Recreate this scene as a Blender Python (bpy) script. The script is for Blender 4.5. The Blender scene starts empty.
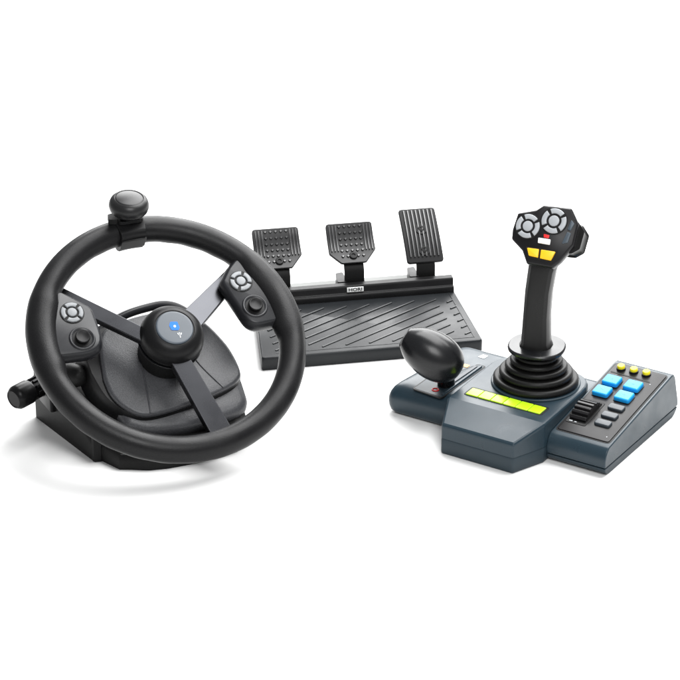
import bpy, bmesh, math, random
from mathutils import Vector, Matrix
random.seed(4)
S = 0.001                                    # everything below is written in millimetres
scene = bpy.context.scene
COL = scene.collection
R = math.radians

# ------------------------------------------------------------------ materials
def mat(name, col, rough=0.45, metal=0.0, grain=0.0, gscale=900.0, mottle=0.0, mscale=60.0, coat=0.0, spec=0.4, gdist=5e-5, emit=0.0, smudge=0.0):
    m = bpy.data.materials.new(name); m.use_nodes = True
    nt = m.node_tree; b = nt.nodes['Principled BSDF']
    b.inputs['Base Color'].default_value = (*col, 1)
    b.inputs['Roughness'].default_value = rough
    b.inputs['Metallic'].default_value = metal
    b.inputs['Specular IOR Level'].default_value = spec
    b.inputs['Coat Weight'].default_value = coat
    b.inputs['Coat Roughness'].default_value = 0.12
    if emit:
        b.inputs['Emission Color'].default_value = (*col, 1); b.inputs['Emission Strength'].default_value = emit
    tc = nt.nodes.new('ShaderNodeTexCoord')
    if mottle:
        n = nt.nodes.new('ShaderNodeTexNoise'); n.inputs['Scale'].default_value = mscale; n.inputs['Detail'].default_value = 6
        nt.links.new(tc.outputs['Object'], n.inputs['Vector'])
        r = nt.nodes.new('ShaderNodeMix'); r.data_type = 'RGBA'
        r.inputs['A'].default_value = (*[c*(1-mottle) for c in col], 1)
        r.inputs['B'].default_value = (*[min(1, c*(1+mottle)) for c in col], 1)
        nt.links.new(n.outputs['Fac'], r.inputs['Factor']); nt.links.new(r.outputs['Result'], b.inputs['Base Color'])
    if smudge:
        n = nt.nodes.new('ShaderNodeTexNoise'); n.inputs['Scale'].default_value = 35; n.inputs['Detail'].default_value = 8
        nt.links.new(tc.outputs['Object'], n.inputs['Vector'])
        r = nt.nodes.new('ShaderNodeMapRange'); r.inputs['From Min'].default_value = .3; r.inputs['From Max'].default_value = .7
        r.inputs['To Min'].default_value = rough-smudge; r.inputs['To Max'].default_value = rough+smudge
        nt.links.new(n.outputs['Fac'], r.inputs['Value']); nt.links.new(r.outputs['Result'], b.inputs['Roughness'])
    if grain:
        n = nt.nodes.new('ShaderNodeTexNoise'); n.inputs['Scale'].default_value = gscale; n.inputs['Detail'].default_value = 3
        nt.links.new(tc.outputs['Object'], n.inputs['Vector'])
        bp = nt.nodes.new('ShaderNodeBump'); bp.inputs['Strength'].default_value = grain; bp.inputs['Distance'].default_value = gdist
        nt.links.new(n.outputs['Fac'], bp.inputs['Height']); nt.links.new(bp.outputs['Normal'], b.inputs['Normal'])
    return m

M = dict(
    rubber=mat('rim_rubber', (.0065, .0065, .007), .40, grain=1.0, gscale=1000, smudge=.09, spec=.19, gdist=1.1e-4, mottle=.3, mscale=700),
    black=mat('black_plastic', (.006, .006, .0064), .36, grain=.3, gscale=1500, smudge=.08, spec=.16),
    gloss=mat('satin_black', (.006, .0063, .0072), .22, smudge=.05, spec=.3),
    knobtop=mat('spinner_plastic', (.010, .010, .0105), .36, grain=.2, smudge=.05, spec=.3),
    guard=mat('polished_black', (.008, .0085, .0095), .24, smudge=.08, spec=.4),
    deep=mat('dull_black', (.006, .006, .006), .5, grain=.3, spec=.2),
    dash=mat('leather_grain_plastic', (.040, .041, .045), .40, grain=1.0, gscale=1000, mottle=.6, mscale=800, spec=.45, gdist=1.7e-4),
    pod=mat('grey_black_plastic', (.012, .0125, .0145), .34, grain=.25, gscale=1600, smudge=.07, spec=.33),
    metal=mat('anodised_spoke_metal', (.047, .048, .052), .28, metal=1.0, smudge=.03),
    face=mat('hub_face_plastic', (.046, .058, .072), .3, smudge=.04, spec=.36),
    silver=mat('pale_silver_button', (.31, .325, .34), .38, mottle=.08),
    slate=mat('slate_blue_plastic', (.014, .0275, .038), .33, spec=.33, grain=.35, gscale=1400, smudge=.08, mottle=.12, mscale=90),
    slatetray=mat('slate_tray_plastic', (.018, .030, .039), .42, spec=.28, grain=.12, gscale=1700, smudge=.05),
    panel=mat('dark_panel', (.008, .0077, .0084), .34, smudge=.06, spec=.2),
    greybtn=mat('slate_button', (.030, .037, .045), .38, spec=.35),
    blue=mat('blue_button', (.010, .29, .70), .36, spec=.35),
    yellow=mat('yellow_button', (.83, .70, .01), .36),
    amber=mat('amber_button', (.86, .46, .012), .33),
    lime=mat('lime_plastic', (.40, .70, .008), .3),
    red=mat('red_mark', (.62, .02, .02), .4),
    orange=mat('orange_mark', (.75, .36, .08), .4),
    white=mat('white_mark', (.82, .83, .82), .4),
    boot=mat('bellows_rubber', (.0055, .0054, .0052), .44, grain=.3, spec=.2),
    stick=mat('stick_black', (.005, .005, .0049), .3, smudge=.06, spec=.2),
    board=mat('pedal_board_plastic', (.012, .0135, .015), .38, grain=.6, gscale=1300, smudge=.09, spec=.24),
    pad=mat('pedal_pad_plastic', (.018, .018, .019), .27, grain=.1, smudge=.05, spec=.75),
    sidekey=mat('side_key_slate', (.045, .060, .075), .35),
    silverdim=mat('dim_silver_button', (.20, .21, .22), .42, mottle=.1),
    print=mat('faint_print', (.03, .16, .36), .5),
    brakepad=mat('brake_plate_plastic', (.012, .012, .0125), .34, grain=.2, smudge=.06, spec=.26),
    padbase=mat('pedal_plate_plastic', (.010, .010, .0105), .42, grain=.2, spec=.15),
    plate=mat('rear_plate_painted_sheen', (.19, .195, .19), .5),  # pale base colour stands in for a grazing white reflection
    logo=mat('glowing_blue_emblem', (.008, .13, .50), .45, emit=.1, spec=.2),
)

# ------------------------------------------------------------------ helpers
def frame(o, x, y, z):
    m = Matrix.Identity(4)
    for i, v in enumerate((x, y, z, o)):
        v = Vector(v)
        for k in range(3): m[k][i] = v[k]
    return m
I4 = Matrix.Identity(4)

def thing(name, label, cat, o, yaw):
    e = bpy.data.objects.new(name, None); COL.objects.link(e)
    e.location = Vector(o)*S; e.rotation_euler = (0, 0, R(yaw)); e.empty_display_size = .05
    e['label'] = label; e['category'] = cat
    return e

def obj(name, bm, m, parent, bevel=0, seg=3, sharp=35, label=None):
    bmesh.ops.remove_doubles(bm, verts=bm.verts, dist=.001)
    bmesh.ops.recalc_face_normals(bm, faces=bm.faces)
    bmesh.ops.scale(bm, vec=(S, S, S), verts=bm.verts)
    me = bpy.data.meshes.new(name); bm.to_mesh(me); bm.free()
    me.materials.append(m)
    for p in me.polygons: p.use_smooth = True
    o = bpy.data.objects.new(name, me); COL.objects.link(o); o.parent = parent
    if bevel:
        b = o.modifiers.new('bevel', 'BEVEL'); b.width = bevel*S; b.segments = seg
        b.limit_method = 'ANGLE'; b.angle_limit = R(sharp); b.harden_normals = True
        b.use_clamp_overlap = True
    else:
        me.set_sharp_from_angle(angle=R(sharp))
    if label: o['label'] = label
    return o

def B(): return bmesh.new()

def rpoly(pts, r, n=5):
    """round the corners of a closed 2-D outline; r a number or one per corner"""
    out = []; N = len(pts)
    for i in range(N):
        p0, p, p1 = (Vector(pts[(i+k) % N]) for k in (-1, 0, 1))
        rr = r[i] if isinstance(r, (list, tuple)) else r
        a, b = (p0-p), (p1-p); la, lb = a.length, b.length
        if rr <= 0 or la < 1e-6 or lb < 1e-6: out.append(tuple(p)); continue
        a /= la; b /= lb
        ang = a.angle(b)
        if ang > R(178): out.append(tuple(p)); continue
        d = min(rr/math.tan(ang/2), la*.48, lb*.48)
        A, Bp = p+a*d, p+b*d
        for k in range(n+1):
            t = k/n
            out.append(tuple(A*(1-t)**2 + p*2*t*(1-t) + Bp*t*t))
    return out

def rect(cx, cy, w, h): return [(cx-w/2, cy-h/2), (cx+w/2, cy-h/2), (cx+w/2, cy+h/2), (cx-w/2, cy+h/2)]

def circle(cx, cy, r, n=40): return [(cx+r*math.cos(2*math.pi*k/n), cy+r*math.sin(2*math.pi*k/n)) for k in range(n)]

def prism(bm, pts, h0, h1, Mx=I4, top=None):
    top = top or pts
    lo = [bm.verts.new(Mx @ Vector((x, y, h0))) for x, y in pts]
    hi = [bm.verts.new(Mx @ Vector((x, y, h1))) for x, y in top]
    n = len(pts)
    bm.faces.new(lo[::-1]); bm.faces.new(hi)
    for i in range(n): bm.faces.new((lo[i], lo[(i+1) % n], hi[(i+1) % n], hi[i]))
    return bm

def stack(bm, layers, Mx=I4):
    """layers: list of (outline, height); same vertex count"""
    rows = [[bm.verts.new(Mx @ Vector((x, y, h))) for x, y in pts] for pts, h in layers]
    n = len(rows[0])
    bm.faces.new(rows[0][::-1]); bm.faces.new(rows[-1])
    for a, b in zip(rows, rows[1:]):
        for i in range(n): bm.faces.new((a[i], a[(i+1) % n], b[(i+1) % n], b[i]))
    return bm

def offset(pts, d):
    """shrink (d>0) a counter-clockwise outline"""
    n = len(pts); out = []
    for i in range(n):
        p0, p, p1 = (Vector(pts[(i+k) % n]) for k in (-1, 0, 1))
        e0 = (p-p0); e1 = (p1-p)
        if e0.length < 1e-9: e0 = e1
        if e1.length < 1e-9: e1 = e0
        e0.normalize(); e1.normalize()
        n0 = Vector((-e0.y, e0.x)); n1 = Vector((-e1.y, e1.x))
        b = (n0+n1); 
        if b.length < 1e-6: b = n0
        b.normalize(); k = max(.4, b.dot(n0))
        out.append(tuple(p+b*d/k))
    return out

def pillow(bm, pts, h0, h1, r, Mx=I4, n=4):
    """prism whose top edge is rounded by r"""
    L = [(pts, h0)]
    for k in range(n+1):
        a = math.pi/2*k/n
        L.append((offset(pts, r*(1-math.cos(a))), h1-r+r*math.sin(a)))
    return stack(bm, L, Mx)

def lathe(bm, prof, Mx=I4, n=48, ang=2*math.pi):
    rows = []
    for r, h in prof:
        if r < 1e-6: rows.append([bm.verts.new(Mx @ Vector((0, 0, h)))])
        else: rows.append([bm.verts.new(Mx @ Vector((r*math.cos(ang*k/n), r*math.sin(ang*k/n), h))) for k in range(n)])
    for a, b in zip(rows, rows[1:]):
        for i in range(n):
            j = (i+1) % n
            if len(a) == 1 and len(b) == 1: continue
            if len(a) == 1: bm.faces.new((a[0], b[i], b[j]))
            elif len(b) == 1: bm.faces.new((a[i], a[j], b[0]))
            else: bm.faces.new((a[i], a[j], b[j], b[i]))
    for row, fl in ((rows[0], True), (rows[-1], False)):
        if len(row) > 2: bm.faces.new(row[::-1] if fl else row)
    return bm

def smoothpath(pts, n=6):
    P = [Vector(p) for p in pts]; out = []
    for i in range(len(P)-1):
        p0 = P[max(i-1, 0)]; p1 = P[i]; p2 = P[i+1]; p3 = P[min(i+2, len(P)-1)]
        for k in range(n):
            t = k/n
            out.append(.5*((2*p1)+(p2-p0)*t+(2*p0-5*p1+4*p2-p3)*t*t+(3*p1-p0-3*p2+p3)*t**3))
    out.append(P[-1]); return out

def tube(bm, path, rad, Mx=I4, n=16, sq=1.0):
    P = [Vector(p) for p in path]; rows = []
    up = Vector((0, 0, 1))
    for i, p in enumerate(P):
        t = (P[min(i+1, len(P)-1)]-P[max(i-1, 0)]).normalized()
        s = t.cross(up)
        if s.length < .05: s = t.cross(Vector((0, 1, 0)))
        s.normalize(); u = s.cross(t)
        r = rad(i/(len(P)-1)) if callable(rad) else rad
        rows.append([bm.verts.new(Mx @ (p+s*r*math.cos(2*math.pi*k/n)+u*r*sq*math.sin(2*math.pi*k/n))) for k in range(n)])
    for a, b in zip(rows, rows[1:]):
        for i in range(n): bm.faces.new((a[i], a[(i+1) % n], b[(i+1) % n], b[i]))
    bm.faces.new(rows[0][::-1]); bm.faces.new(rows[-1])
    return bm

def torus(bm, Rc, r, Mx=I4, nu=160, nv=32, u0=0, u1=2*math.pi, closed=True, rfun=None):
    rows = []
    m = nu if closed else nu+1
    for i in range(m):
        u = u0+(u1-u0)*i/nu; rows.append([])
        for k in range(nv):
            v = 2*math.pi*k/nv
            q = rfun(u, v) if rfun else r
            rows[-1].append(bm.verts.new(Mx @ Vector(((Rc+q*math.cos(v))*math.cos(u), (Rc+q*math.cos(v))*math.sin(u), q*math.sin(v)))))
    for i in range(m if closed else m-1):
        a, b = rows[i], rows[(i+1) % m]
        for k in range(nv): bm.faces.new((a[k], a[(k+1) % nv], b[(k+1) % nv], b[k]))
    if not closed:
        bm.faces.new(rows[0][::-1]); bm.faces.new(rows[-1])
    return bm

def sector(cx, cy, r0, r1, a0, a1, n=10):
    o = [(cx+r1*math.cos(a0+(a1-a0)*k/n), cy+r1*math.sin(a0+(a1-a0)*k/n)) for k in range(n+1)]
    i = [(cx+r0*math.cos(a0+(a1-a0)*k/n), cy+r0*math.sin(a0+(a1-a0)*k/n)) for k in range(n, -1, -1)]
    return o+i

def dpad(parent, cx, cy, r, h, Mx, rot, rise=2.2, m='silver'):
    """round four-way pad: a dark recess ring, four silver arcs and a silver centre button"""
    obj('pad_recess', prism(B(), circle(cx, cy, r*1.1, 44), h-.5, h+.5, Mx), M['deep'], parent, .2, 2)
    for k in range(4):
        a = rot+k*math.pi/2; g = .17
        obj('arc_button', pillow(B(), sector(cx, cy, r*.60, r, a+g*.8, a+math.pi/2-g*.8), h, h+rise, .7, Mx, 3), M[m], parent)
    obj('centre_button', pillow(B(), circle(cx, cy, r*.43, 28), h, h+rise+.2, .7, Mx, 3), M[m], parent)

def at_yaw(o, yaw):
    return Matrix.Translation(Vector(o)) @ Matrix.Rotation(R(yaw), 4, 'Z')

def text(name, body, size, m, parent, Mx, extrude=.15):
    c = bpy.data.curves.new(name, 'FONT'); c.body = body; c.size = size*S; c.extrude = extrude*S
    c.align_x = 'CENTER'; c.align_y = 'CENTER'; c.offset = .06*S*size/3
    t = bpy.data.objects.new(name, c); COL.objects.link(t)
    dg = bpy.context.evaluated_depsgraph_get()
    me = bpy.data.meshes.new_from_object(t.evaluated_get(dg)); bpy.data.objects.remove(t); me.name = name
    T = Mx.copy()
    for k in range(3): T[k][3] *= S
    me.transform(T); me.materials.clear(); me.materials.append(m)
    o = bpy.data.objects.new(name, me); COL.objects.link(o); o.parent = parent
    return o

# ------------------------------------------------------------------ floor
bm = B()
bmesh.ops.create_grid(bm, x_segments=8, y_segments=8, size=7000)
fl = obj('floor', bm, None or mat('white_sweep', (.74, .74, .735), .95, spec=.1), None)
fl['kind'] = 'structure'

# ================================================================== STEERING WHEEL
WO = (-154.9, -219.7, 0.); WY = 23.5; WZ = 99.; TILT = R(36)
wheel = thing('steering_wheel_controller', 'black three-spoke steering wheel on a desk base, with a round knob on its rim', 'steering wheel', WO, WY)
Wn = Vector((0, -math.sin(TILT), math.cos(TILT))); Wa = Vector((1, 0, 0)); Wb = Wn.cross(Wa)
W = frame((4.9, 14.2, WZ), Wa, Wb, Wn)                 # wheel plane: x right, y up the wheel, z towards the driver
RC, RT = 115.9, 12.3

def rimr(u, v):
    # two swollen stretches of the rim where the thumb pods join, and faint finger waves behind
    q = RT
    for c in (R(11), R(169)):
        d = abs((u-c+math.pi) % (2*math.pi)-math.pi)
        t = max(0, 1-max(0, d-R(16))/R(9)); q += t*t*(3-2*t)*(.7+3.0*max(0, -math.cos(v))**1.5)
    if math.sin(v) < 0: q += .35*math.cos(u*30)*(-math.sin(v))
    return q
rim = obj('rim', torus(B(), RC, RT, W, 240, 40, rfun=rimr), M['rubber'], wheel, sharp=80)

# spokes: flat metal bars
def spoke(inner, outer, h_in, h_out, th, label=None):
    (a, b), (c, d) = inner, outer                    # edge points at hub and at rim
    bm = B()
    top = [(*a, h_in), (*b, h_in), (*d, h_out), (*c, h_out)]
    v = [bm.verts.new(W @ Vector(p)) for p in top]
    w = [bm.verts.new(W @ Vector((p[0], p[1], p[2]-th))) for p in top]
    bm.faces.new(v); bm.faces.new(w[::-1])
    for i in range(4): bm.faces.new((w[i], w[(i+1) % 4], v[(i+1) % 4], v[i]))
    return obj('spoke', bm, M['metal'], wheel, .8, 3)
spoke(((14.7, 17), (25.7, -2.8)), ((93, 73), (99.5, 60)), 3, -11, 7)
spoke(((-20, -6.8), (-15.5, 8.4)), ((-92, 68), (-81, 79)), 3, -11, 7)
spoke(((-7, -20), (11.3, -20)), ((13.8, -108), (34.5, -105)), 3, -10, 8)

# hub
HC = Matrix.Translation(Vector((3.6, -.6, 0)))
hub = obj('hub', lathe(B(), [(27.5, -7), (29.2, -4.2), (29.6, -1), (29.2, 3), (27.8, 7.5), (25.4, 11.2), (22.4, 13.8), (19.6, 15.2), (18.3, 15.4), (17.9, 14.8), (0, 14.8)], W @ HC, 72), M['black'], wheel, sharp=40)
obj('hub_trim_ring', lathe(B(), [(26.5, -8.4), (29.9, -8.4), (29.9, -7.2), (26.5, -7.2)], W @ HC, 72), M['gloss'], wheel, .25, 2)
obj('hub_face', lathe(B(), [(17.2, 14.2), (17.2, 15.3), (16.9, 15.8), (16.3, 15.98), (15, 16.0), (8, 16.0), (0, 16.0)], W @ HC, 64), M['face'], hub, sharp=50)
H2 = W @ Matrix.Translation(Vector((3.6, -.6, 16.0))) @ Matrix.Rotation(R(-6), 4, 'Z') @ Matrix.Diagonal((1.02, 1.02, 1, 1))
obj('emblem', prism(B(), rpoly([(-3.4, -2.6), (2.8, -3.2), (4.4, -.8), (3.4, 5.4), (-3.0, 5.8), (-4.6, 2.0)], .9, 3), 0, .35, H2), M['logo'], hub)
bm = B(); prism(bm, circle(.2, .9, 1.15, 16), .3, .5, H2)
obj('emblem_mark', bm, M['white'], hub)
bm = B()
prism(bm, [(2.6, -8.2), (3.6, -8.2), (3.5, -11.0), (2.7, -11.0)], 0, .3, H2)
prism(bm, [(.9, -6.2), (2.0, -5.9), (2.4, -8.0), (1.6, -8.3)], 0, .3, H2)
prism(bm, [(2.6, -5.6), (3.7, -5.6), (3.5, -7.9), (2.8, -7.9)], 0, .3, H2)
prism(bm, [(4.4, -5.9), (5.4, -6.2), (4.6, -8.3), (3.9, -8.0)], 0, .3, H2)
obj('small_pale_mark', bm, mat('pale_print', (.45, .46, .47), .4), hub)
obj('steering_column', lathe(B(), [(25.6, -60), (25.6, -20), (26.4, -12), (27, -8.3)], W @ Matrix.Translation(Vector((3.2, -1, 0))), 56), M['deep'], wheel)

# thumb pods
WP = W @ Matrix.Translation(Vector((1, 1.8, -2.6)))         # the pods sit a little below the top of the rim
def pod(outline, dp, st, dr, rot):
    o = rpoly([p[:2] for p in outline], [p[2] for p in outline], 7)
    p = obj('thumb_pod', stack(B(), [(offset(o, 4.5), -7), (offset(o, 1.2), -4), (o, -.5), (o, 3.5), (offset(o, .5), 5.2), (offset(o, 2.2), 8.4), (offset(o, 3.0), 9.4), (offset(o, 4.6), 10)], WP), M['pod'], wheel, sharp=50)
    dpad(p, *dp, dr, 10, WP, rot, 2.0, 'silverdim')
    c = WP @ Matrix.Translation(Vector((*st, 0)))
    obj('stick_socket', lathe(B(), [(8.4, 9.6), (12.2, 9.8), (11.6, 11.2), (10.6, 11.4), (9.0, 10.3), (8.2, 9.9)], c, 48), M['pod'], p, sharp=60)
    obj('socket_floor', prism(B(), circle(0, 0, 9.3, 40), 9.7, 10.25, c), M['deep'], p)
    obj('thumbstick', lathe(B(), [(4, 10), (4, 11.5), (6.2, 12.2), (6.8, 13.0), (6.7, 14.2), (6.1, 14.8), (5.0, 14.7), (4.4, 14.4), (0, 14.4)], c, 40), M['black'], p, sharp=45)
pod([(-117, -7, 3), (-59.5, -11, 22), (-61, 39, 14), (-86, 62, 7), (-108, 54, 12), (-119, 18, 12)], (-82, 34.8), (-80.3, 7.3), 10.2, R(38))
pod([(75, -12, 17), (117, -10, 4), (119, 18, 12), (108, 54, 12), (87, 67, 8), (73, 55, 8), (61.5, 41, 9)], (81.2, 37.3), (86, 9.3), 10.2, R(62))

# spinner knob clamped to the rim
kb = R(91.5)
K = W @ Matrix.Translation(Vector((RC*math.cos(kb), RC*math.sin(kb), 0)))
KT = K @ Matrix.Rotation(R(-24), 4, 'X')                   # the knob tips outwards on its clamp
kn = obj('spinner_knob', lathe(B(), [(7.5, 15), (8.5, 19), (12, 20.2), (15.2, 21.6), (17.6, 24.4), (18.6, 28), (18.3, 31), (16.9, 34.2), (14.6, 36.2), (13.5, 36.6), (12.9, 36.1), (12.3, 36.5), (11.5, 36.9), (0, 37.2)], KT, 64), M['knobtop'], wheel, sharp=50)
def clampr(u, v):
    q = RT+2.2
    s, c = math.sin(v), math.cos(v)
    return q*min(1.16, 1/max(abs(s), abs(c))*.97)
cl = obj('clamp', torus(B(), RC, 14, W, 10, 48, kb-R(6.6), kb+R(6.6), False, clampr), M['black'], kn, .8, 3, sharp=50)
bm = B()
cm = W @ Matrix.Rotation(kb-math.pi/2, 4, 'Z')
prism(bm, rpoly(rect(0, 0, 24, 17), 4, 4), 13.2, 17.0, KT)
obj('clamp_saddle', bm, M['black'], kn, .6, 2)
bm = B(); prism(bm, rpoly([(-20, -2), (-11, -5), (-11, 8), (-18, 7)], 1.5, 3), 12, 17.5, KT)
obj('clamp_tongue', bm, M['deep'], kn, .6, 2)
bm = B(); prism(bm, rect(0, RC-14.9, 24, 1.6), -5, 8, cm)
obj('clamp_seam', bm, M['black'], kn, .3, 2)

# dash housing behind the wheel (plate parallel to the wheel)
plate = [(-59.5, -13), (-57.5, -31), (-49, -46.5), (-35, -57.5), (-14, -58.5), (20, -53.5), (50, -46.5), (64, -39), (68, -30), (66.5, -12), (62, 4), (51, 26), (36, 40), (8, 45), (-25, 42), (-50, 30)]
po = [tuple(v)[:2] for v in smoothpath([(*p, 0) for p in plate]+[(*plate[0], 0)], 4)][:-1]
body = [(-68, -4), (-62, -30), (-50, -47), (-35, -57.5), (-14, -58.5), (20, -53.5), (50, -46.5), (64, -39), (68, -30), (66.5, -12), (62, 4), (51, 26), (36, 40), (8, 45), (-25, 43.5), (-52, 38), (-67, 22)]
bo3 = [tuple(v)[:2] for v in smoothpath([(*p, 0) for p in body]+[(*body[0], 0)], 4)][:-1]
dash = obj('dash_housing', stack(B(), [(offset(bo3, -4), -66), (offset(bo3, -2), -48), (offset(bo3, -.6), -39), (offset(bo3, .8), -36.8)], W), M['black'], wheel, sharp=50)
obj('dash_plate', stack(B(), [(offset(po, .5), -37.5), (offset(po, -.2), -36), (offset(po, .4), -34), (offset(po, 1.6), -32.5), (offset(po, 3.4), -32)], W), M['dash'], dash, sharp=60)
# two creases running down the plate
for pth in ([(-20, 8), (-24, -30), (-28, -57)], [(24, 8), (32, -18), (46, -45)]):
    bm = B(); tube(bm, smoothpath([(x, y, -31.9) for x, y in pth], 6), .8, W, 8)
    obj('plate_crease', bm, M['dash'], dash, sharp=80)
# arched rear lip with a gap in front of it
obj('rear_lip', tube(B(), smoothpath([(-64, 18, -46), (-54, 36, -44), (-22, 50.5, -41), (8, 55.5, -41), (24, 54.5, -41), (36, 48, -42), (46, 36, -44), (56, 18, -48)], 8), 3.9, W, 14, 1.25), M['pod'], wheel, sharp=80)

# pedestal: foot on the desk and the rounded lower bulge under the plate
foot = [(-100, 99), (-77, -11), (-70, -12.5), (-61, -34), (-52, -38), (-37, -46), (-20, -49.5), (0, -50), (25, -49), (48, -44), (62, -33), (70, -14), (76, 40), (80, 99)]
def zcut(y, h): return WZ+(h+(y-14.2)*math.sin(TILT))/math.cos(TILT)
bm = B()
fo = rpoly(foot, [4, 1.2, 1.2, 2, 6, 8, 8, 8, 8, 8, 8, 8, 8, 4], 3)
def fz(y): return max(15, min(56, zcut(y, -50)))
lo = [bm.verts.new((x, y, 0)) for x, y in fo]
n = len(fo)
cx, cy = 0, 20
rows = [lo]
for k, (sh, dz) in enumerate(((0, -7), (.5, -3.4), (2.0, -1.0), (4.5, 0), (16, -1), (34, -6))):
    pts = offset(fo, sh) if sh < 10 else [(cx+(x-cx)*(1-sh/100), cy+(y-cy)*(1-sh/100)) for x, y in fo]
    rows.append([bm.verts.new((x, y, fz(y)+dz)) for x, y in pts])
bm.faces.new(lo[::-1])
for a, b in zip(rows, rows[1:]):
    for i in range(n): bm.faces.new((a[i], a[(i+1) % n], b[(i+1) % n], b[i]))
c0 = bm.verts.new((cx, cy, 26))
for i in range(n): bm.faces.new((rows[-1][i], rows[-1][(i+1) % n], c0))
ped = obj('pedestal', bm, M['deep'], wheel, sharp=32)
# grained shoulder under the plate
sh = [(-50, -60), (-30, -70), (0, -74), (30, -73), (55, -70), (67, -62), (70, -48), (68, -10), (50, 10), (-40, 10), (-58, -20)]
so = [tuple(v)[:2] for v in smoothpath([(*p, 0) for p in sh]+[(*sh[0], 0)], 4)][:-1]
obj('lower_shoulder', stack(B(), [(offset(so, 2.5), -66), (so, -52), (offset(so, .8), -46), (offset(so, 3.5), -42.6), (offset(so, 8), -41)], W), M['dash'], dash, sharp=60)
# left box cover panel seam and corner rib
bm = B(); prism(bm, [(-78.6, -8), (-77.4, -11.8), (-70.5, -13), (-69, -9)], 0, 38)
obj('corner_rib', bm, M['black'], ped, .8, 2)

# clamp screw / stalk with round cap poking out at the left
d = Vector((39.6, 19, 3)).normalized()
sx = d; sz = Vector((0, 0, 1)); sy = sz.cross(sx).normalized(); sz = sx.cross(sy)
ST = frame((-129, 62, 40), sy, sz, sx)
stalk = obj('side_stalk', lathe(B(), [(8.6, 20), (8.6, 70), (8, 90)], ST, 32), M['black'], wheel)
obj('stalk_cap', lathe(B(), [(0, .6), (7.4, .6), (8.2, 0), (9.2, .6), (11.2, 4), (11.4, 6), (11.4, 18), (10.6, 20), (9, 20.5)], ST, 40), M['black'], stalk, sharp=30)
bm = B()
for k in range(10):
    a = 2*math.pi*k/10
    mx = ST @ Matrix.Rotation(a, 4, 'Z')
    prism(bm, rect(9.2, 0, 2.6, 2.6), 22.5, 31, mx)
obj('stalk_knurl', bm, M['black'], stalk, .5, 2)
obj('stalk_collar', lathe(B(), [(8, 31.5), (10.8, 32), (10.8, 44), (9, 45)], ST, 36), M['black'], stalk, sharp=30)
bm = B(); prism(bm, rpoly([(-96, 56), (-62, 66), (-62, 92), (-98, 94)], 3, 3), 22, 46)
obj('stalk_bracket', bm, M['black'], wheel, 2, 3)
obj('inner_lever', tube(B(), smoothpath([(-84, 74, 44), (-76, 58, 56), (-67, 40, 60)], 8), lambda t: 10.5*max(0, 1-max(0, (t-.55)/.45)**2.4)**.5+.4, I4, 20), M['deep'], wheel)

# ================================================================== PEDALS
PO = (-76.3, -71.4, 0); PY = 11
pedals = thing('pedal_unit', 'black floor unit with three ridged pedals and a ribbed heel board behind the wheel', 'pedals', PO, PY)
fp = rpoly([(0, 0), (221.5, 0), (221.5, 124), (13, 124)], [3, 4, 2, 2], 4)
board = obj('heel_board', stack(B(), [(offset(fp, .8), 0), (fp, 1.5), (fp, 12), (offset(fp, .5), 13.3), (offset(fp, 1.6), 14)], I4), M['board'], pedals, sharp=50)
# diagonal grip ribs moulded on the board
def clip(p, q, x0, x1, y0, y1):
    t0, t1 = 0, 1; dx, dy = q[0]-p[0], q[1]-p[1]
    for pp, qq in ((-dx, p[0]-x0), (dx, x1-p[0]), (-dy, p[1]-y0), (dy, y1-p[1])):
        if abs(pp) < 1e-9:
            if qq < 0: return None
            continue
        r = qq/pp
        if pp < 0: t0 = max(t0, r)
        else: t1 = min(t1, r)
    return None if t0 >= t1 else ((p[0]+dx*t0, p[1]+dy*t0), (p[0]+dx*t1, p[1]+dy*t1))
dirv = Vector((77, 51.4)).normalized()
def rib(seg, hh=.95):
    a, b = (Vector(v) for v in seg)
    if (b-a).length < 6: return
    t = (b-a).normalized(); s = Vector((-t.y, t.x))
    pts = [tuple(a+s*1.05), tuple(a-s*1.05), tuple(b-s*1.05), tuple(b+s*1.05)]
    bm = B(); prism(bm, rpoly(pts, 1.0, 3), 13.8, 14+hh)
    obj('grip_rib', bm, M['board'], board, .4, 2)
for k in range(-9, 16):
    x = 14+k*23.5
    p = Vector((x, 12)); a = p-dirv*100; b = p+dirv*320
    for wx0, wx1 in ((16, 33), (50, 198), (207, 214)):
        s = clip(a, b, wx0, wx1, 13, 104)
        if s: rib(s)
# border groove on the board
bm = B()
prism(bm, rect(214.5, 62, .9, 110), 13.8, 14.4); prism(bm, rect(115, 7.6, 198, .9), 13.8, 14.4); 
obj('board_border', bm, M['board'], board, .25, 2)

# raised double bar across the back of the board
prof = [(118, 13.5), (118.4, 18.5), (119.6, 20.2), (121.6, 20.4), (122.2, 21.2), (122.6, 26), (124, 28), (131, 28.4), (133, 27), (133.4, 13.5)]
bar = frame((16, 0, 0), (0, 1, 0), (0, 0, 1), (1, 0, 0))
crossbar = obj('cross_bar', prism(B(), prof, 0, 204.5, bar), M['black'], pedals, .5, 3)
lgf = frame((117.4, 122.2, 24.0), (1, 0, 0), (0, math.sin(R(6)), math.cos(R(6))), (0, -math.cos(R(6)), math.sin(R(6))))
lg = obj('maker_plate', prism(B(), rect(0, 0, 17.2, 4.7), -.6, .7, lgf), M['white'], crossbar, .2, 2)
text('lettering', 'HORI', 4.6, M['deep'], lg, lgf @ Matrix.Translation(Vector((0, 0, .75))) @ Matrix.Scale(1.32, 4, (1, 0, 0)))
# rear cover behind the bar, white sheen painted in as a pale colour
rp = rpoly([(30, 133.6), (221, 133.6), (208, 176), (42, 176)], [1, 3, 10, 10], 4)
obj('rear_cover', stack(B(), [(rp, 0), (rp, 10), (offset(rp, 1), 12.4), (offset(rp, 3), 13.4)], I4), M['plate'], pedals, sharp=50, label='rear cover plate behind the pedal arms, painted pale as sheen')

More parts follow.
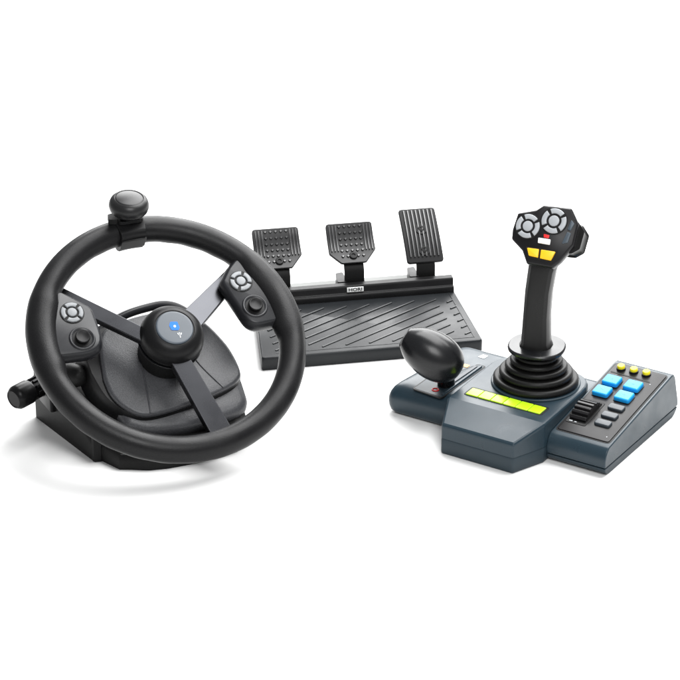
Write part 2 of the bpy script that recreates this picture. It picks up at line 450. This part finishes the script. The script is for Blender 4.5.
LEAN = R(47)
def pedal(x0, outline, kind, stem_w, stem_c):
    N = Vector((0, -math.cos(LEAN), math.sin(LEAN))); V = Vector((0, math.sin(LEAN), math.cos(LEAN)))
    P = frame((0, 135, 44), (1, 0, 0), V, N)
    # arm: a bent strap rising from the back of the bar
    w = stem_w/2
    bm = B()
    path = [(138, 8), (137.5, 24), (138, 37), (141, 43), (152, 53)]
    L = []
    for (y, z) in path: L.append([(stem_c-w, y, z), (stem_c+w, y, z), (stem_c+w, y+3, z-1.8), (stem_c-w, y+3, z-1.8)])
    rows = [[bm.verts.new(p) for p in r] for r in L]
    for a, b in zip(rows, rows[1:]):
        for i in range(4): bm.faces.new((a[i], a[(i+1) % 4], b[(i+1) % 4], b[i]))
    bm.faces.new(rows[0][::-1]); bm.faces.new(rows[-1])
    ped = obj('pedal_arm', bm, M['deep'], pedals, .7, 2, sharp=60)
    bm = B()
    prism(bm, rpoly([(stem_c-w-8, 134.5), (stem_c-w+2, 134.5), (stem_c-w+2, 160), (stem_c-w-6, 158)], 2, 3), 13, 28)
    prism(bm, rpoly([(stem_c+w-2, 134.5), (stem_c+w+4, 134.5), (stem_c+w+3, 158), (stem_c+w-2, 160)], 1, 3), 13, 20)
    obj('pivot_bracket', bm, M['black'], ped, .8, 2)
    bmin = min(p[1] for p in outline); bmax = max(p[1] for p in outline)
    def bend(bm):
        inv = P.inverted()
        for v in bm.verts:
            q = inv @ v.co; t = (q.y-bmin)/(bmax-bmin)
            q.z += 8.0*(t-.5)**2*(1 if kind == 'gas' else -1.6)*(-1)
            v.co = P @ q
        return bm
    ro = rpoly(outline, 3.5, 4)
    # slice the outline into rows so the plate can curve
    bm = B(); stack(bm, [(offset(ro, .6), -3.4), (ro, -2.8), (ro, -.7), (offset(ro, .7), 0)], P)
    bm.faces.ensure_lookup_table()
    for k in range(1, 8):
        y = bmin+(bmax-bmin)*k/8
        bmesh.ops.bisect_plane(bm, geom=bm.verts[:]+bm.edges[:]+bm.faces[:], plane_co=P @ Vector((0, y, 0)), plane_no=V)
    pad = obj('pedal_plate', bend(bm), M['padbase'] if kind == 'gas' else M['brakepad'], pedals, sharp=40)
    xm = (min(p[0] for p in outline)+max(p[0] for p in outline))/2
    wd = max(p[0] for p in outline)-min(p[0] for p in outline)
    bm = B()
    def strip(x, y0, y1, w=1.7, hh=1.6):
        for k in range(6):
            a, b = y0+(y1-y0)*k/6, y0+(y1-y0)*(k+1)/6
            v = [bm.verts.new(P @ Vector(q)) for q in ((x-w/2, a, -.3), (x+w/2, a, -.3), (x+w/2, b, -.3), (x-w/2, b, -.3), (x-w*.36, a, hh), (x+w*.36, a, hh), (x+w*.36, b, hh), (x-w*.36, b, hh))]
            for f in ((4, 5, 6, 7), (0, 4, 7, 3), (1, 2, 6, 5)): bm.faces.new([v[i] for i in f])
            if k == 0: bm.faces.new([v[i] for i in (0, 1, 5, 4)])
            if k == 5: bm.faces.new([v[i] for i in (3, 7, 6, 2)])
    def screw(x, y, r=4.0):
        q = P @ Matrix.Translation(Vector((x, y, 0)))
        b2 = B(); lathe(b2, [(r, -.5), (r, 1.2), (r*.85, 1.8), (r*.5, 1.9), (r*.46, .9), (0, .9)], q, 24)
        obj('screw', bend(b2), M['deep'], pad, sharp=30)
    if kind == 'gas':
        for k in range(8): strip(xm+(k-3.5)*(wd-6)/8.0, bmin+6, bmax-2.5)
        obj('grip_pattern', bend(bm), M['pad'], pad, sharp=30)
        for sy in (12.9, 36.4):
            b2 = B(); prism(b2, circle(xm+.5, sy, 6.2, 28), -.2, 1.15, P); obj('screw_boss', bend(b2), M['padbase'], pad, .3, 2)
            screw(xm+.5, sy, 3.6)
    else:
        for k in range(3):
            strip(xm-wd/2+3.2+k*3.3, bmin+15, bmax-2.5, 1.3); strip(xm+wd/2-3.2-k*3.3, bmin+15, bmax-2.5, 1.3)
        for r_ in range(6):
            for c_ in range(5):
                x, y = xm+(c_-2)*5.4, bmin+8.5+r_*6.6
                if r_ == 0 and c_ == 2: continue
                pp = [P @ Vector(q) for q in ((x-2.1, y, -.2), (x, y-2.1, -.2), (x+2.1, y, -.2), (x, y+2.1, -.2))]
                v = [bm.verts.new(q) for q in pp]
                t = [bm.verts.new(P @ Vector(q)) for q in ((x-1.25, y, 1.5), (x, y-1.25, 1.5), (x+1.25, y, 1.5), (x, y+1.25, 1.5))]
                for i in range(4): bm.faces.new((v[i], v[(i+1) % 4], t[(i+1) % 4], t[i]))
                bm.faces.new(t)
        obj('grip_pattern', bend(bm), M['pad'], pad, sharp=20)
        screw(xm, bmin+8.8, 4.2)
def brake(x, w=48.5): return [(x, 15.5), (x+11, 2.8), (x+w-12, 2.8), (x+w, 18), (x+w-.5, 48.3), (x, 48.3)]
pedal(0, brake(18.3), 'brake', 20, 43)
pedal(0, brake(95, 48.8), 'brake', 20.5, 119.8)
pedal(0, [(175, -.5), (213.6, -.5), (212.6, 61), (174.3, 61)], 'gas', 19.5, 195)

# ================================================================== JOYSTICK CONSOLE
CO = (153.9, -283.7, 0); CY = -32.5
con = thing('joystick_console', 'dark slate console with tall joystick, lime strip, blue keys and black gear lever', 'joystick console', CO, CY)
XF = lambda x: frame((x, 0, 0), (0, 1, 0), (0, 0, 1), (1, 0, 0))     # profile (y,z) swept along +x

# low base: bull-nosed left end
def basepts(ins):
    return rpoly([(-160+ins, 43+ins), (12.4, 43+ins), (12.4, 165-ins), (-148+ins, 165-ins)], [9, .1, .1, 10], 8)
L = []
for ins, z in ((6.5, .8), (3.6, 1.6), (1.6, 4.0), (.4, 8.3), (0, 13), (.3, 17.5), (1.5, 21.5), (3.6, 25.2), (6.8, 28.2), (10.5, 29.7), (14.5, 30.2)): L.append((basepts(ins), z))
base = obj('console_base', stack(B(), L), M['slate'], con, sharp=50)
# raised front housing
hb = rpoly([(-74, 0), (0, 0), (13.4, 34), (13.4, 141), (-87.4, 136), (-87.4, 34)], [3, 3, 5, 34, 22, 5], 6)
def htop(x, y):
    return 30+10*min(1, max(0, y)/34) + max(0, (y-34))*.03
hm = [(offset(hb, .35), 16.0)]
bm = B()
lowr = [bm.verts.new((x, y, 15.9)) for x, y in hb]
rows = [lowr]
for ins, dz in ((0, -3.2), (.25, -1.9), (1.0, -.7), (2.2, 0)):
    rows.append([bm.verts.new((x, y, htop(x, y)+dz)) for x, y in offset(hb, ins)])
n = len(hb)
for a, b in zip(rows, rows[1:]):
    for i in range(n): bm.faces.new((a[i], a[(i+1) % n], b[(i+1) % n], b[i]))
bm.faces.new(lowr[::-1]); top = bm.faces.new(rows[-1])
bmesh.ops.bisect_plane(bm, geom=bm.verts[:]+bm.edges[:]+bm.faces[:], plane_co=(0, 34, 0), plane_no=(0, 1, 0))
hous = obj('raised_housing', bm, M['slate'], con, sharp=12)
hous.modifiers.new('soft', 'BEVEL'); hous.modifiers['soft'].width = 2.0*S; hous.modifiers['soft'].segments = 4; hous.modifiers['soft'].limit_method = 'ANGLE'; hous.modifiers['soft'].angle_limit = R(9); hous.modifiers['soft'].harden_normals = True
for p in hous.data.polygons: p.use_smooth = True
hl = [(x, y) for x, y in hb if y < 60]
hl2 = rpoly([(-74, 0), (0, 0), (13.4, 34), (13.4, 60), (-87.4, 60), (-87.4, 34)], [3, 3, 5, .1, .1, 5], 6)
obj('housing_tray', stack(B(), [(offset(hl2, 1.2), 0), (offset(hl2, .2), 1.4), (hl2, 3), (hl2, 14.6), (offset(hl2, .35), 15.3), (offset(hl2, .6), 15.9)]), M['slatetray'], con, sharp=40)

# lime strip set in a shallow dark tray
zs = lambda y: htop(0, y)
sf = frame((-37, 53, zs(53)), (1, 0, 0), Vector((0, 1, .03)).normalized(), Vector((0, -.03, 1)).normalized())
strip = obj('indicator_strip', prism(B(), rpoly(rect(0, .5, 81, 17), 2.6, 4), -1, .35, sf), M['deep'], con, .25, 2)
for k in range(6):
    obj('lime_segment', pillow(B(), rpoly(rect(-32+k*12.85-.1, -.6, 12.4, 13.4), .9, 3), .1, 1.3, .6, sf, 3), M['lime'], strip)

# bellows + stick
JB = Matrix.Translation(Vector((-32.3, 101, 0)))
prof = [(38, 40.5), (39, 43)]
rings = [(39.8, 46.0, 3.6), (34.4, 53.0, 3.2), (29.2, 59.2, 2.9), (24.6, 64.8, 2.6), (20.6, 69.8, 2.3)]
for i, (r, z, t) in enumerate(rings):
    for a in (-100, -60, -20, 20, 60, 95, 130):
        prof.append((r-t+t*math.cos(R(a)), z+t*math.sin(R(a))))
    if i < len(rings)-1: prof.append((rings[i+1][0]-3.4-.8, z+t+.3))
prof += [(16, 74), (14, 79)]
obj('bellows', lathe(B(), prof, JB, 80), M['boot'], con, sharp=60)
obj('bellows_collar', lathe(B(), [(36, 40.5), (41.6, 40.9), (41.4, 42.6), (40.6, 43.3), (36, 43.3)], JB, 72), M['slate'], con, sharp=40)

Ny, Ne = R(-20)-R(CY), R(32)                          # the head's facing, in the console's own frame
HN = Vector((math.cos(Ne)*math.sin(Ny), -math.cos(Ne)*math.cos(Ny), math.sin(Ne)))
HX = Vector((math.cos(Ny), math.sin(Ny), 0)); HY = HN.cross(HX)
HF = frame((-25.6, 97, 191.5), HX, HY, HN)
bm = B()
rows = []
path = [(-33.0, 100.5, 78), (-33.2, 100.5, 84), (-33.2, 100.5, 110), (-32.4, 101, 135), (-30.2, 102, 156), (-28, 104.5, 172), (-27, 106, 184)]
rad = [(16.2, 15.2), (13.6, 13.0), (12.5, 12.4), (12.4, 12.6), (12.9, 13), (14.5, 12.4), (13, 9)]
for (x, y, z), (rx, ry) in zip(path, rad):
    ring = []
    for k in range(16):
        a = 2*math.pi*(k+.5)/16+Ny; e = 2.7
        c, s = math.cos(a-Ny), math.sin(a-Ny)
        q = Vector((rx*math.copysign(abs(c)**(2/e), c), ry*math.copysign(abs(s)**(2/e), s), 0))
        q.rotate(Matrix.Rotation(Ny, 3, 'Z'))
        ring.append(bm.verts.new((x+q.x, y+q.y, z)))
    rows.append(ring)
for a, b in zip(rows, rows[1:]):
    for i in range(16): bm.faces.new((a[i], a[(i+1) % 16], b[(i+1) % 16], b[i]))
bm.faces.new(rows[0][::-1]); bm.faces.new(rows[-1])
joy = obj('joystick', bm, M['stick'], con, sharp=24)
def sup(r, e, n=64):
    out = []
    for k in range(n):
        a = 2*math.pi*k/n; c, s = math.cos(a), math.sin(a)
        out.append((r*math.copysign(abs(c)**(2/e), c), r*math.copysign(abs(s)**(2/e), s)))
    return out
g = sup(26.6, 2.35)
gm = Matrix.Translation(Vector((-32.3, 100.5, 0))) @ Matrix.Rotation(R(18), 4, 'Z')
obj('hand_guard', stack(B(), [(offset(g, 6), 74.4), (offset(g, 1.6), 75.6), (offset(g, .3), 77), (g, 78.6), (offset(g, .5), 79.6), (offset(g, 1.4), 80.2), (offset(g, 8), 80.25)], gm), M['guard'], joy, sharp=30)
ho = [(-29.6, 16.8), (-32, 1), (-31.3, -7.5), (-19.8, -16.5), (-13.5, -28), (10.3, -28.8), (16.6, -22), (26.4, -6), (27.6, 13), (24.5, 18), (18.2, 27.4), (-7.2, 27), (-13.2, 21.8)]
hr = rpoly(ho, [2.5]*13, 4)
head = obj('grip_head', stack(B(), [(offset(hr, 7), -19), (offset(hr, 2.0), -15), (offset(hr, .4), -11), (hr, -4), (offset(hr, .6), -1.2), (offset(hr, 2.0), 0)], HF), M['panel'], joy, sharp=55)
bo = [(16, 16), (25, 15.5), (31.5, 8), (30, -7), (24, -11.5), (12, -12)]
obj('side_trigger', stack(B(), [(offset(rpoly(bo, 2, 3), 2), -26), (rpoly(bo, 2, 3), -23), (rpoly(bo, 2, 3), -8), (offset(rpoly(bo, 2, 3), 1.5), -6)], HF), M['stick'], joy, .4, 2)
dpad(joy, -17.7, 5.6, 10.9, 0, HF, R(35), 1.8)
dpad(joy, 5.2, 13.4, 11.4, 0, HF, R(35), 1.8)
def key(name, pts, m, h=1.6, r=.7, parent=None, F=HF, h0=-.2):
    if sum(pts[i][0]*pts[(i+1) % len(pts)][1]-pts[(i+1) % len(pts)][0]*pts[i][1] for i in range(len(pts))) < 0: pts = pts[::-1]
    return obj(name, pillow(B(), rpoly(pts, r, 3), h0, h, min(.5, h*.4), F, 3), m, parent or joy)
obj('amber_recess', prism(B(), rpoly([(-16.6, -12.6), (13.6, -12.6), (9.8, -24.2), (-12.8, -22.6)][::-1], 1, 3), -.3, .35, HF), M['deep'], joy)
key('amber_button', [(-14.7, -14.0), (-3.7, -13.9), (-3.3, -21.6), (-11.9, -20.8)], M['amber'], 2.4)
key('amber_button', [(-1.7, -14.0), (11.7, -14.2), (8.7, -22.6), (-1.3, -21.9)], M['amber'], 2.4)
key('white_key', [(-6.4, -3.4), (5.0, -3.6), (5.2, -8.6), (-6.0, -8.2)], M['white'], 1.2)
key('red_mark', [(-2.2, .6), (3.4, 0.2), (3.0, -2.9), (-1.6, -2.6)], M['red'], .7)
key('slate_side_key', [(20.6, 16.6), (24.0, 13.2), (21.6, 6.4), (18.6, 7.2)], M['sidekey'], 1.2)
key('slate_side_key', [(18.7, 5.2), (22.4, 4.4), (21.0, -4.5), (15.6, -6.2)], M['sidekey'], 1.2)

# gear selector on the left
sel = frame((0, 0, 30.2), (1, 0, 0), (0, 1, 0), (0, 0, 1))
gate = obj('selector_gate', prism(B(), rpoly([(-132, 49), (-101, 46), (-99.5, 125), (-106.5, 125), (-118, 92), (-132, 80)], [2, 3, 2, 2, 3, 3], 4), -1, .4, sel), M['slatetray'], con, .3, 2)
obj('gate_outline', prism(B(), offset(rpoly([(-132, 49), (-101, 46), (-99.5, 125), (-106.5, 125), (-118, 92), (-132, 80)], [2, 3, 2, 2, 3, 3], 4), -1.3), -1, .2, sel), M['deep'], gate)
bm = B(); prism(bm, rpoly([(-103.4, 50), (-101.0, 50), (-100.6, 123), (-103.4, 123)], 1, 2), 0, 2.0, sel)
obj('gate_ridge', bm, M['slate'], gate, .8, 3)
bm = B(); prism(bm, rpoly([(-112, 72), (-106, 72), (-104.5, 121), (-108, 121)], 1, 2), 0, 1.4, sel)
obj('gate_slide', bm, M['greybtn'], gate, .6, 3)
bm = B(); torus(bm, 2.9, .7, sel @ Matrix.Translation(Vector((-113.5, 56.5, .5))), 28, 8); obj('red_ring_mark', bm, M['red'], gate)
bm = B(); prism(bm, rpoly(rect(-115.5, 117, 6, 6), .8, 2), -.2, .35, sel); obj('orange_mark', bm, M['orange'], base)
bm = B(); prism(bm, rpoly([(-115.5, 140), (-109, 140), (-108, 147), (-114, 147.5)], .8, 2), -.2, .35, sel); obj('white_mark', bm, M['white'], base)
# knob: egg on its side leaning out to the left
A = Vector((-.835, .21, .50)); A.rotate(Matrix.Rotation(R(-CY), 3, 'Z')); A.normalize()
KC = Vector((-117.0, 56, 66.0))
ax = A; ay = Vector((0, 0, 1)).cross(ax).normalized(); az = ax.cross(ay)
KF = frame(KC, ay, az, ax) @ Matrix.Diagonal((.92, .92, .94, 1))
egg = [(0, 33.4), (8.6, 33.2), (10.2, 32.6), (11.4, 31.2)]
for r, t in ((13.8, 28.2), (16.8, 24.2), (19.7, 19), (22, 12.5), (23.6, 5.5), (24.2, -1.5), (23.9, -8), (22.6, -14.5), (20.2, -20.5), (16.8, -25.5), (12.4, -29.4), (7, -31.8), (0, -32.7)): egg.append((r, t))
def cat(pts, n=4):
    return [(max(0, v.x), v.y) for v in smoothpath([(*p, 0) for p in pts], n)]
lever = obj('gear_lever', tube(B(), smoothpath([(-110.5, 72, 29), (-111, 70, 40), (-112, 64, 55)], 5), lambda t: 8.5-1.0*t, I4, 28), M['gloss'], con)
obj('lever_knob', lathe(B(), egg[:4]+cat(egg[4:]), KF, 72), mat('knob_black', (.006, .0063, .0072), .27, smudge=.06, spec=.32), lever, sharp=30)

# right-hand key module
mp = [(49, 0), (43.5, 2.2), (40.6, 6.2), (39.6, 11.5), (39.8, 17), (41.4, 22.5), (43.6, 26), (46, 27.3), (172, 46.1), (176.5, 45.4), (179.5, 42), (188, 17), (189.5, 11), (188, 6), (183, 1.8), (176, 0)]
up = [(38.7, 8.3), (37.8, 12), (38.0, 16), (39.4, 20.5), (41.6, 24), (44, 26.3), (46, 27.3), (172, 46.1), (176.5, 45.4), (179.5, 42), (188, 17), (189.4, 11), (188.8, 8.3)]
dn = [(48, 0), (42.5, 1.6), (39.6, 4.6), (38.7, 7.7), (188.5, 7.7), (187, 4.8), (183, 1.6), (176, 0)]
mod = obj('key_module', prism(B(), up, 0, 59.4, XF(13)), M['slate'], con, 1.3, 4, sharp=40)
obj('module_tray', prism(B(), dn, 0.3, 59.2, XF(13)), M['slatetray'], con, .8, 3, sharp=40)
al = math.atan2(46.1-27.3, 172-46)
PF = frame((0, 46, 27.3), (1, 0, 0), (0, math.cos(al), math.sin(al)), (0, -math.sin(al), math.cos(al)))
po2 = rpoly([(16.6, 5), (68.4, 5), (68.4, 124.5), (16.6, 124.5)], [3, 3, 3, 3], 4)
obj('panel_groove', prism(B(), offset(po2, -1.4), -.5, .25, PF), M['deep'], mod)
pan = obj('key_panel', pillow(B(), po2, -.5, 1.0, .5, PF, 3), M['panel'], con)
obj('divider_line', prism(B(), rpoly([(18.5, 108.0), (59, 106.6), (59, 108.2), (18.5, 109.6)], .5, 2), .8, 1.25, PF), M['deep'], pan)
for u, v in ((25.2, 116.6), (38, 117.2), (50.6, 117.8)):
    q = PF @ Matrix.Translation(Vector((u, v, 0)))
    yb = obj('yellow_button', lathe(B(), [(3.6, 2.2), (3.6, 4.6), (3.1, 5.3), (0, 5.5)], q, 28), M['yellow'], pan, sharp=40)
    obj('button_collar', lathe(B(), [(4.5, .8), (4.3, 2.4), (3.5, 2.6)], q, 28), M['deep'], pan)
for u, v in ((28, 92.5), (49.4, 92.8), (27.8, 73.2), (49.8, 73.6)):
    obj('blue_key', pillow(B(), rpoly(rect(u, v, 15.6, 14.0), 2.2, 4), .8, 5.4, 1.6, PF, 4), M['blue'], pan)
    bk = obj('key_mark', prism(B(), rpoly(rect(u, v, 2.6, 1.0), .4, 2), 5.3, 5.5, PF), M['print'], pan)
    obj('key_bezel', prism(B(), rpoly(rect(u, v, 17, 15.4), 2.6, 4), .5, 1.5, PF), M['deep'], pan)
for u, v in ((51.0, 55.6), (51.2, 41.8), (51.4, 28.4)):
    obj('slate_key', pillow(B(), rpoly(rect(u, v, 15.6, 8.6), 2.6, 4), .8, 3.6, 1.2, PF, 4), M['greybtn'], pan)
# ribbed thumb roller
rc = frame((28.2, 0, 0), (0, 1, 0), (0, 0, 1), (1, 0, 0))
RR = 21.0; rv, rz = 38.5, 8.6-RR
arc = []
for k in range(41):
    a = R(140-k*100/40)
    q = RR+(-.8 if (k % 6) in (0, 1) else 1.5)
    arc.append((rv+q*math.cos(a), max(-1, rz+q*math.sin(a))))
arc = [(arc[0][0], -2)]+arc+[(arc[-1][0], -2)]
roll = obj('thumb_roller', prism(B(), arc[::-1], -8.2, 8.2, PF @ rc), M['panel'], pan, .4, 2, sharp=25)
obj('roller_bezel', prism(B(), rpoly(rect(28.2, 38.5, 20.5, 41), 2, 3), .5, 1.5, PF), M['deep'], pan, .3, 2)
for nm, pts, a, b in (('roller_print', rpoly(rect(22.8, 20.5, 3.4, 1.6), .5, 2), 1.4, 1.8), ('roller_print', rpoly(rect(27.6, 20.2, 2.2, 1.2), .4, 2), 1.4, 1.8),
                      ('pilot_dot', circle(63.5, 11.5, .6, 10), .9, 1.3), ('pilot_dot', circle(61.0, 104, .6, 10), .9, 1.3)):
    obj(nm, prism(B(), pts, a, b, PF), M['silver'], pan)

# ================================================================== light, camera
w = bpy.data.worlds.new('World'); scene.world = w; w.use_nodes = True
nt = w.node_tree; bg = nt.nodes['Background']
bg.inputs['Color'].default_value = (.97, .985, 1, 1); bg.inputs['Strength'].default_value = .36

def area(name, loc, target, sx, sy, power, col=(1, 1, 1)):
    l = bpy.data.lights.new(name, 'AREA'); l.shape = 'RECTANGLE'; l.size = sx; l.size_y = sy; l.energy = power; l.color = col
    o = bpy.data.objects.new(name, l); COL.objects.link(o); o.location = loc
    d = Vector(target)-Vector(loc); o.rotation_euler = d.to_track_quat('-Z', 'Y').to_euler()
    return o
area('overhead_softbox', (.45, .33, 1.5), (.1, -.05, 0), 1.6, 1.2, 66)
area('rear_softbox', (.4, 2.2, 1.35), (0, 0, .05), 3.0, 1.5, 110)
area('added_front_fill', (.25, -1.6, 1.45), (.12, -.2, .03), .8, .8, 25)  # added fill, lifts the floor shadow around the console

cam = bpy.data.cameras.new('camera'); co = bpy.data.objects.new('camera', cam); COL.objects.link(co)
D, TH = 2.4, R(25)
co.location = (0, -D*math.cos(TH), D*math.sin(TH)); co.rotation_euler = (R(90)-TH, 0, 0)
cam.sensor_width = 36; cam.sensor_height = 36; cam.lens = 36*2400/680; cam.clip_start = .05; cam.clip_end = 60
scene.camera = co
scene.view_settings.view_transform = 'Standard'; scene.view_settings.look = 'None'
scene.view_settings.exposure = 0; scene.view_settings.gamma = 1
scene.render.engine = 'CYCLES'
